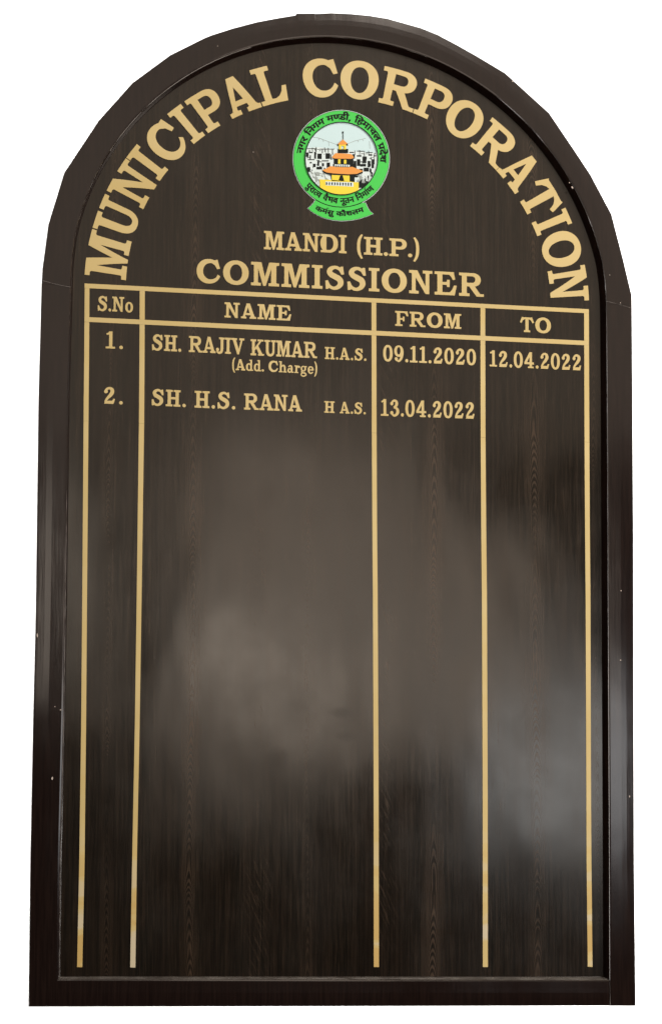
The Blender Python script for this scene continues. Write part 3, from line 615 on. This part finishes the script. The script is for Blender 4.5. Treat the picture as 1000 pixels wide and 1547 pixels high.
# Devanagari lettering on the ring and the ribbon
DEV = {'न':(327,[[[0,357],[327,357],[327,316],[268,316],[268,0],[221,0],[221,171],[117,171],[117,140],[109,116],[88,108],[78,109],[69,113],[59,120],[32,149],[26,161],[22,172],[21,183],[29,204],[35,208],[45,211],[56,212],[221,212],[221,316],[0,316]]]),'ग':(332,[[[119,316],[119,134],[112,111],[92,102],[82,104],[72,108],[61,114],[34,144],[28,155],[25,166],[24,177],[31,198],[38,203],[47,205],[59,206],[73,206],[73,316],[0,316],[0,357],[332,357],[332,316],[272,316],[272,0],[226,0],[226,316]]]),'र':(243,[[[227,24],[196,-7],[132,50],[79,104],[43,147],[27,175],[23,195],[32,216],[39,221],[48,225],[60,226],[85,219],[104,200],[118,209],[128,218],[137,229],[142,241],[146,254],[147,269],[144,295],[137,316],[0,316],[0,357],[244,357],[244,316],[184,316],[189,302],[192,284],[193,263],[192,243],[187,225],[180,210],[171,196],[159,183],[146,173],[131,163],[114,154],[96,146],[114,126],[134,105],[156,84],[179,63],[203,43]]]),'ि':(157,[[[51,316],[0,316],[0,357],[46,357],[35,384],[30,416],[34,444],[45,468],[64,488],[88,503],[118,512],[153,515],[205,510],[253,495],[296,471],[336,438],[372,399],[404,353],[356,353],[296,420],[231,460],[163,473],[138,471],[117,466],[100,456],[87,444],[79,428],[77,410],[82,380],[95,357],[157,357],[157,316],[98,316],[98,0],[51,0]]]),'म':(352,[[[292,316],[292,0],[246,0],[246,144],[119,144],[119,122],[118,111],[115,102],[111,95],[91,87],[68,94],[46,112],[29,136],[22,160],[30,177],[57,184],[72,184],[72,316],[0,316],[0,357],[352,357],[352,316]],[[246,316],[119,316],[119,184],[246,184]]]),'ण':(424,[[[364,316],[364,0],[318,0],[318,316],[241,316],[241,184],[236,144],[221,114],[212,105],[202,98],[190,92],[177,87],[161,85],[144,84],[112,88],[85,99],[65,118],[51,151],[48,166],[46,183],[45,202],[45,316],[0,316],[0,357],[423,357],[423,316]],[[143,125],[161,127],[175,133],[184,143],[193,165],[195,203],[195,316],[92,316],[92,203],[94,167],[102,144],[118,130]]]),'ड':(340,[[[206,128],[172,123],[142,113],[125,125],[110,137],[97,151],[87,166],[81,183],[79,202],[84,230],[100,249],[131,263],[177,267],[230,267],[230,316],[0,316],[0,357],[340,357],[340,316],[277,316],[277,226],[171,226],[146,225],[133,219],[125,199],[133,176],[150,159],[168,165],[187,168],[208,169],[235,166],[258,159],[279,147],[294,131],[304,112],[307,88],[304,64],[294,43],[279,25],[257,11],[228,3],[194,0],[157,3],[124,11],[93,25],[64,44],[38,66],[14,91],[49,119],[71,95],[94,76],[116,61],[140,51],[166,45],[194,43],[231,47],[253,62],[260,87],[259,100],[254,110],[246,117],[235,123],[222,126]]]),'ी':(157,[[[-106,353],[-121,392],[-126,430],[-124,453],[-116,473],[-102,491],[-84,504],[-62,512],[-35,515],[-13,513],[6,507],[22,498],[37,485],[50,468],[62,447],[73,422],[83,392],[94,357],[157,357],[157,316],[98,316],[98,0],[51,0],[51,316],[0,316],[0,357],[50,357],[39,394],[28,423],[16,445],[3,461],[-13,471],[-33,474],[-47,472],[-59,468],[-68,460],[-74,449],[-78,436],[-80,421],[-74,386],[-60,353]]]),'ह':(313,[[[184,40],[218,56],[226,64],[230,74],[231,85],[230,99],[224,110],[215,119],[201,126],[183,130],[161,132],[136,130],[116,124],[100,115],[89,103],[82,88],[79,71],[86,37],[92,25],[101,13],[113,0],[129,-15],[149,-32],[173,-51],[142,-82],[110,-55],[83,-29],[62,-5],[46,20],[36,46],[33,75],[34,89],[37,102],[42,113],[66,142],[47,168],[43,178],[40,190],[40,202],[45,230],[61,249],[91,263],[132,267],[207,267],[207,316],[0,316],[0,357],[314,357],[314,316],[254,316],[254,226],[132,226],[107,225],[94,219],[86,199],[91,179],[105,163],[124,168],[143,171],[163,172],[188,171],[209,167],[228,160],[243,151],[255,141],[265,129],[271,116],[275,102],[276,88],[274,67],[268,49],[257,33],[242,20],[223,9],[200,1]]]),'ा':(157,[[[98,316],[98,0],[51,0],[51,316],[0,316],[0,357],[157,357],[157,316]]]),'च':(373,[[[373,316],[313,316],[313,0],[267,0],[267,95],[231,76],[217,72],[200,69],[182,68],[154,71],[130,79],[109,92],[94,111],[84,133],[81,158],[88,189],[106,213],[22,212],[22,253],[190,253],[211,253],[223,253],[219,213],[201,213],[180,211],[162,206],[147,198],[136,188],[129,174],[127,157],[129,142],[134,130],[144,120],[155,113],[168,109],[182,108],[200,109],[217,113],[231,120],[267,149],[267,316],[0,316],[0,357],[373,357]]]),'ल':(398,[[[0,316],[0,357],[398,357],[398,316],[338,316],[338,0],[292,0],[292,204],[284,204],[256,198],[246,192],[237,183],[228,173],[220,159],[212,141],[204,119],[160,133],[165,150],[171,166],[179,180],[151,196],[120,203],[106,201],[94,197],[85,190],[78,180],[74,169],[72,156],[74,141],[78,127],[85,114],[94,101],[106,87],[121,73],[177,23],[146,-7],[86,48],[68,65],[54,83],[42,101],[33,119],[28,138],[26,158],[27,177],[32,194],[40,208],[50,219],[62,229],[75,236],[89,241],[103,244],[117,245],[134,244],[149,241],[163,236],[177,230],[190,222],[203,213],[227,230],[255,241],[287,245],[292,316]]]),'प':(335,[[[275,316],[275,0],[229,0],[229,110],[192,91],[179,87],[163,85],[146,84],[131,85],[117,87],[104,92],[92,97],[82,104],[74,111],[65,122],[58,135],[52,148],[48,164],[46,183],[45,206],[45,316],[0,316],[0,357],[335,357],[335,316]],[[229,316],[92,316],[92,212],[94,175],[99,152],[109,138],[120,131],[134,126],[151,125],[166,126],[180,129],[194,136],[229,161]]]),'द':(307,[[[237,-33],[214,6],[196,42],[182,40],[165,39],[116,45],[100,50],[86,56],[72,65],[59,75],[48,87],[39,101],[32,117],[28,136],[26,156],[27,172],[30,187],[35,200],[59,230],[72,240],[88,248],[105,254],[124,259],[145,261],[167,262],[169,316],[0,316],[0,357],[307,357],[307,316],[216,316],[216,221],[188,221],[134,217],[99,204],[80,182],[72,150],[75,131],[82,115],[95,100],[113,89],[136,83],[165,80],[179,81],[176,101],[177,113],[181,123],[188,130],[214,138],[229,136],[242,132],[252,124],[259,114],[263,104],[265,93],[264,82],[261,72],[256,65],[235,49],[252,21],[276,-14]]]),'े':(8,[[[-97,353],[-105,381],[-113,405],[-121,425],[-129,440],[-138,453],[-147,462],[-157,468],[-168,472],[-181,473],[-203,470],[-221,465],[-235,507],[-219,511],[-202,514],[-183,515],[-163,513],[-145,508],[-129,500],[-114,488],[-101,471],[-88,450],[-76,424],[-65,391],[-54,353]]]),'श':(399,[[[70,109],[57,110],[46,113],[36,119],[29,126],[24,135],[23,146],[24,157],[28,165],[33,172],[60,180],[81,176],[110,159],[128,166],[143,178],[157,192],[167,210],[173,231],[175,254],[173,274],[168,292],[158,306],[146,317],[131,323],[114,325],[88,317],[79,296],[85,278],[107,261],[119,257],[135,254],[155,253],[145,213],[112,217],[85,226],[65,240],[50,257],[41,276],[38,297],[40,315],[47,331],[58,345],[74,355],[94,361],[117,363],[135,362],[152,358],[168,351],[182,341],[195,329],[206,314],[214,296],[219,276],[221,253],[218,227],[212,203],[201,179],[186,159],[168,141],[146,127],[163,111],[180,95],[196,77],[238,25],[201,-1],[182,25],[164,48],[148,67],[132,84],[117,99],[103,111]],[[339,316],[339,0],[293,0],[293,316],[242,316],[242,357],[399,357],[399,316]]]),'ु':(8,[[[-142,-7],[-122,0],[-100,5],[-78,6],[-52,4],[-29,-4],[-11,-16],[2,-32],[10,-52],[13,-74],[10,-96],[1,-115],[-14,-132],[-34,-144],[-60,-151],[-90,-154],[-126,-151],[-158,-142],[-186,-128],[-213,-108],[-238,-85],[-261,-57],[-226,-33],[-212,-50],[-197,-65],[-184,-78],[-170,-89],[-156,-98],[-141,-104],[-125,-109],[-108,-112],[-90,-113],[-56,-108],[-36,-94],[-29,-70],[-31,-59],[-36,-49],[-43,-42],[-53,-37],[-64,-34],[-75,-33],[-103,-36],[-128,-45]]]),'त':(336,[[[276,316],[276,0],[230,0],[230,188],[167,188],[115,185],[86,172],[78,163],[74,151],[72,136],[75,118],[82,99],[94,82],[110,64],[131,44],[156,23],[125,-7],[76,39],[61,55],[49,70],[39,87],[32,104],[27,121],[26,139],[27,152],[29,164],[34,175],[53,202],[65,210],[79,217],[94,223],[111,226],[132,228],[156,229],[230,229],[230,316],[0,316],[0,357],[335,357],[335,316]]]),'व':(328,[[[328,316],[268,316],[268,0],[222,0],[222,95],[186,76],[170,71],[153,69],[134,68],[114,69],[96,73],[79,80],[64,89],[51,100],[40,113],[33,129],[28,146],[26,164],[30,195],[41,220],[59,240],[84,255],[113,264],[146,267],[165,266],[187,264],[203,261],[200,219],[176,223],[149,225],[127,223],[108,218],[93,209],[82,197],[75,183],[73,165],[75,147],[81,133],[91,122],[104,114],[119,110],[135,108],[154,109],[171,114],[186,121],[222,149],[222,316],[0,316],[0,357],[328,357]]]),'ै':(8,[[[-103,353],[-131,387],[-157,401],[-184,404],[-207,400],[-231,392],[-246,431],[-218,441],[-187,444],[-171,443],[-155,439],[-141,432],[-129,422],[-117,411],[-107,397],[-128,445],[-151,468],[-182,475],[-204,473],[-222,467],[-235,507],[-219,511],[-202,514],[-183,515],[-163,513],[-145,508],[-129,500],[-114,488],[-101,471],[-88,450],[-76,424],[-65,391],[-54,353]]]),'भ':(412,[[[100,363],[138,357],[148,352],[158,345],[167,337],[184,306],[188,291],[190,273],[191,251],[191,184],[306,184],[306,316],[231,316],[231,357],[412,357],[412,316],[353,316],[353,0],[306,0],[306,144],[191,144],[191,122],[190,111],[187,102],[182,95],[163,87],[140,94],[117,112],[101,136],[94,160],[102,177],[129,184],[145,184],[145,245],[142,286],[133,309],[124,319],[112,324],[97,326],[74,319],[65,299],[67,289],[71,281],[79,275],[90,270],[106,266],[125,264],[121,223],[94,227],[71,234],[52,244],[38,258],[29,276],[26,299],[29,319],[36,336],[48,348],[64,356],[81,361]]]),'ू':(8,[[[-36,-141],[-67,-150],[-99,-154],[-126,-151],[-149,-144],[-167,-131],[-180,-115],[-189,-95],[-191,-72],[-188,-52],[-180,-33],[-165,-17],[-145,-4],[-121,4],[-93,6],[-66,5],[-40,-1],[-18,-10],[3,-22],[22,-36],[39,-52],[55,-70],[70,-89],[83,-109],[48,-131],[27,-102],[6,-77],[-16,-58],[-38,-44],[-63,-36],[-90,-33],[-108,-34],[-122,-38],[-134,-44],[-142,-52],[-147,-62],[-149,-74],[-147,-87],[-142,-97],[-134,-104],[-124,-109],[-114,-112],[-102,-113],[-75,-109],[-51,-101]]]),'क':(446,[[[446,316],[260,316],[260,200],[279,216],[302,226],[327,229],[350,227],[370,219],[388,205],[401,187],[409,164],[411,137],[410,119],[407,101],[403,81],[396,61],[386,42],[374,22],[333,46],[342,59],[349,73],[356,88],[361,104],[364,120],[365,136],[364,153],[360,166],[354,176],[346,184],[335,188],[323,190],[302,185],[281,171],[260,148],[260,0],[213,0],[213,100],[179,78],[164,72],[148,69],[130,68],[112,69],[95,73],[79,79],[64,87],[51,98],[41,112],[33,128],[28,146],[26,167],[30,195],[40,219],[58,240],[81,255],[109,264],[140,267],[170,265],[195,261],[191,219],[168,223],[143,225],[122,223],[105,218],[91,210],[81,198],[75,184],[73,168],[75,149],[81,134],[90,123],[103,114],[116,110],[131,108],[147,109],[162,113],[176,120],[213,149],[213,316],[0,316],[0,357],[446,357]]]),'स':(397,[[[337,316],[337,0],[291,0],[291,153],[257,146],[218,144],[167,148],[122,159],[96,145],[113,125],[131,105],[151,84],[173,63],[195,43],[218,24],[187,-7],[127,50],[76,104],[42,147],[26,175],[23,195],[32,216],[39,221],[48,225],[60,226],[85,219],[104,201],[111,209],[117,218],[120,229],[125,263],[122,294],[115,316],[0,316],[0,357],[397,357],[397,316]],[[212,185],[253,187],[291,195],[291,316],[161,316],[168,294],[171,263],[166,221],[150,191],[171,188],[191,186]]]),'ौ':(157,[[[98,316],[98,0],[51,0],[51,316],[0,316],[0,357],[157,357],[157,316]],[[46,353],[18,387],[-8,401],[-35,404],[-59,400],[-82,392],[-97,431],[-70,441],[-38,444],[-22,443],[-7,439],[7,432],[20,422],[31,411],[41,397],[21,445],[-2,468],[-33,475],[-56,473],[-73,467],[-86,507],[-70,511],[-53,514],[-34,515],[-14,513],[4,508],[20,500],[34,488],[48,471],[61,450],[72,424],[84,391],[95,353]]]),'्':(8,[[[-103,-25],[-75,-22],[-50,-24],[-28,-29],[-7,-37],[11,-48],[29,-61],[45,-76],[59,-93],[73,-111],[87,-130],[54,-154],[35,-126],[16,-104],[-4,-86],[-24,-74],[-47,-67],[-72,-65],[-85,-66],[-96,-68]]]),',':(162,[[[26,-74],[43,-2],[55,67],[110,67],[114,60],[93,-6],[65,-74]]]),'ृ':(8,[[[16,-134],[-18,-148],[-61,-154],[-88,-151],[-110,-144],[-128,-131],[-142,-115],[-150,-95],[-153,-72],[-150,-52],[-141,-33],[-127,-16],[-107,-3],[-82,6],[-51,10],[-47,-28],[-67,-31],[-83,-37],[-95,-44],[-104,-53],[-109,-64],[-110,-76],[-109,-88],[-104,-97],[-96,-104],[-86,-109],[-75,-112],[-64,-113],[-32,-109],[1,-94]]])}
def shape(tok):
    """glyph outlines for one letter (tok[0]) with its marks; returns (advance, groups)"""
    base, marks = tok[0], tok[1:]
    if base == ' ': return 190, []
    half = '|' in marks
    adv, spl = DEV[base]
    def groups_of(spl, dx=0, dy=0, cutx=None):
        def depth(p, me): 
            c = 0
            for q in spl:
                if q is me: continue
                x, y = p; ins = False
                for i in range(len(q)):
                    (x1, y1), (x2, y2) = q[i], q[(i + 1) % len(q)]
                    if (y1 > y) != (y2 > y) and x < (x2 - x1) * (y - y1) / (y2 - y1) + x1: ins = not ins
                c += ins
            return c
        out = []
        for ox in (-26, 0, 26):
            for oy in (-12, 12):
                s = sorted((min(depth(pt, p) for pt in p), k) for k, p in enumerate(spl))
                ops = [(1 if d % 2 == 0 else -1, [(x + dx + ox, y + dy + oy) for x, y in spl[k]]) for d, k in s]
                if cutx is not None: ops.append((-1, rc(cutx, cutx + 900, -300, 900)))
                out.append(ops)
        return out
    g_ = groups_of(spl, cutx=adv - 96 if half else None)
    if half: adv -= 96
    for m in marks:
        if m in DEV: g_ += groups_of(DEV[m][1], dx=adv)
        elif m == 'r': g_.append([(1, thin((adv - 62, 110), (30, 10), 52))])               # subscript ra
        elif m == 'R': g_.append([(1, p) for p in stroke([(adv - 90, 350, 44), (adv - 120, 430, 46), (adv - 60, 500, 46), (adv + 20, 470, 44)], 3)])   # superscript ra
    return adv, g_
def dev_line(tokens, place):
    x = 0; items = []
    for t in tokens:
        adv, g_ = shape(t); items.append((x, adv, g_)); x += adv
    for i_, (x0, adv, g_) in enumerate(items):
        if g_: slab('letter', g_, lambda u, v, x0=x0: EZ(*place((u + x0) / x, v)), -.0003 - .00022 * 3, .00018 + .00006 * (i_ % 3), M['black_print'], emblem)
def top_arc(a0, a1, r0, r1):
    def f(t, v):
        a = math.radians(a0 + (a1 - a0) * t); r = r0 + (r1 - r0) * v / 357
        return ex + r * math.sin(a), ey - r * math.cos(a)
    return f
def low_arc(a0, a1, r0, r1):
    def f(t, v):
        a = math.radians(a0 + (a1 - a0) * t); r = r0 + (r1 - r0) * v / 357
        return ex + r * math.sin(a), ey + r * math.cos(a)
    return f
dev_line(['न', 'ग', 'र', ' ', 'ि', 'न', 'ग', 'म', ' ', 'म', 'ण|', 'ड', 'ी', ',', ' ', 'ि', 'ह', 'म', 'ा', 'च', 'ल', ' ', 'पr', 'दे', 'श'], top_arc(-82, 95, 346, 396))
dev_line(['पु', 'र', 'ा', 'त|', 'व', ' ', 'वै', 'भ', 'व', ' ', 'नू', 'त', 'न', ' ', 'ि', 'न', 'म', 'ाR', 'ण'], low_arc(-53, 47.5, 398, 352))
dev_line(['क', 'मR', 'सु', ' ', 'क', 'ौ', 'श', 'ल', 'म'], low_arc(-27.5, 23.5, 509, 470))

# ------------------------------------------------------------------ white backdrop behind the board
v = [(-4, .75, -1), (4, .75, -1), (4, .75, 6), (-4, .75, 6), (-4, .80, -1), (4, .80, -1), (4, .80, 6), (-4, .80, 6)]
bd = obj('backdrop', v, [(0, 1, 2, 3), (7, 6, 5, 4), (0, 4, 5, 1), (1, 5, 6, 2), (2, 6, 7, 3), (3, 7, 4, 0)], M['white'])
bd['kind'] = 'structure'
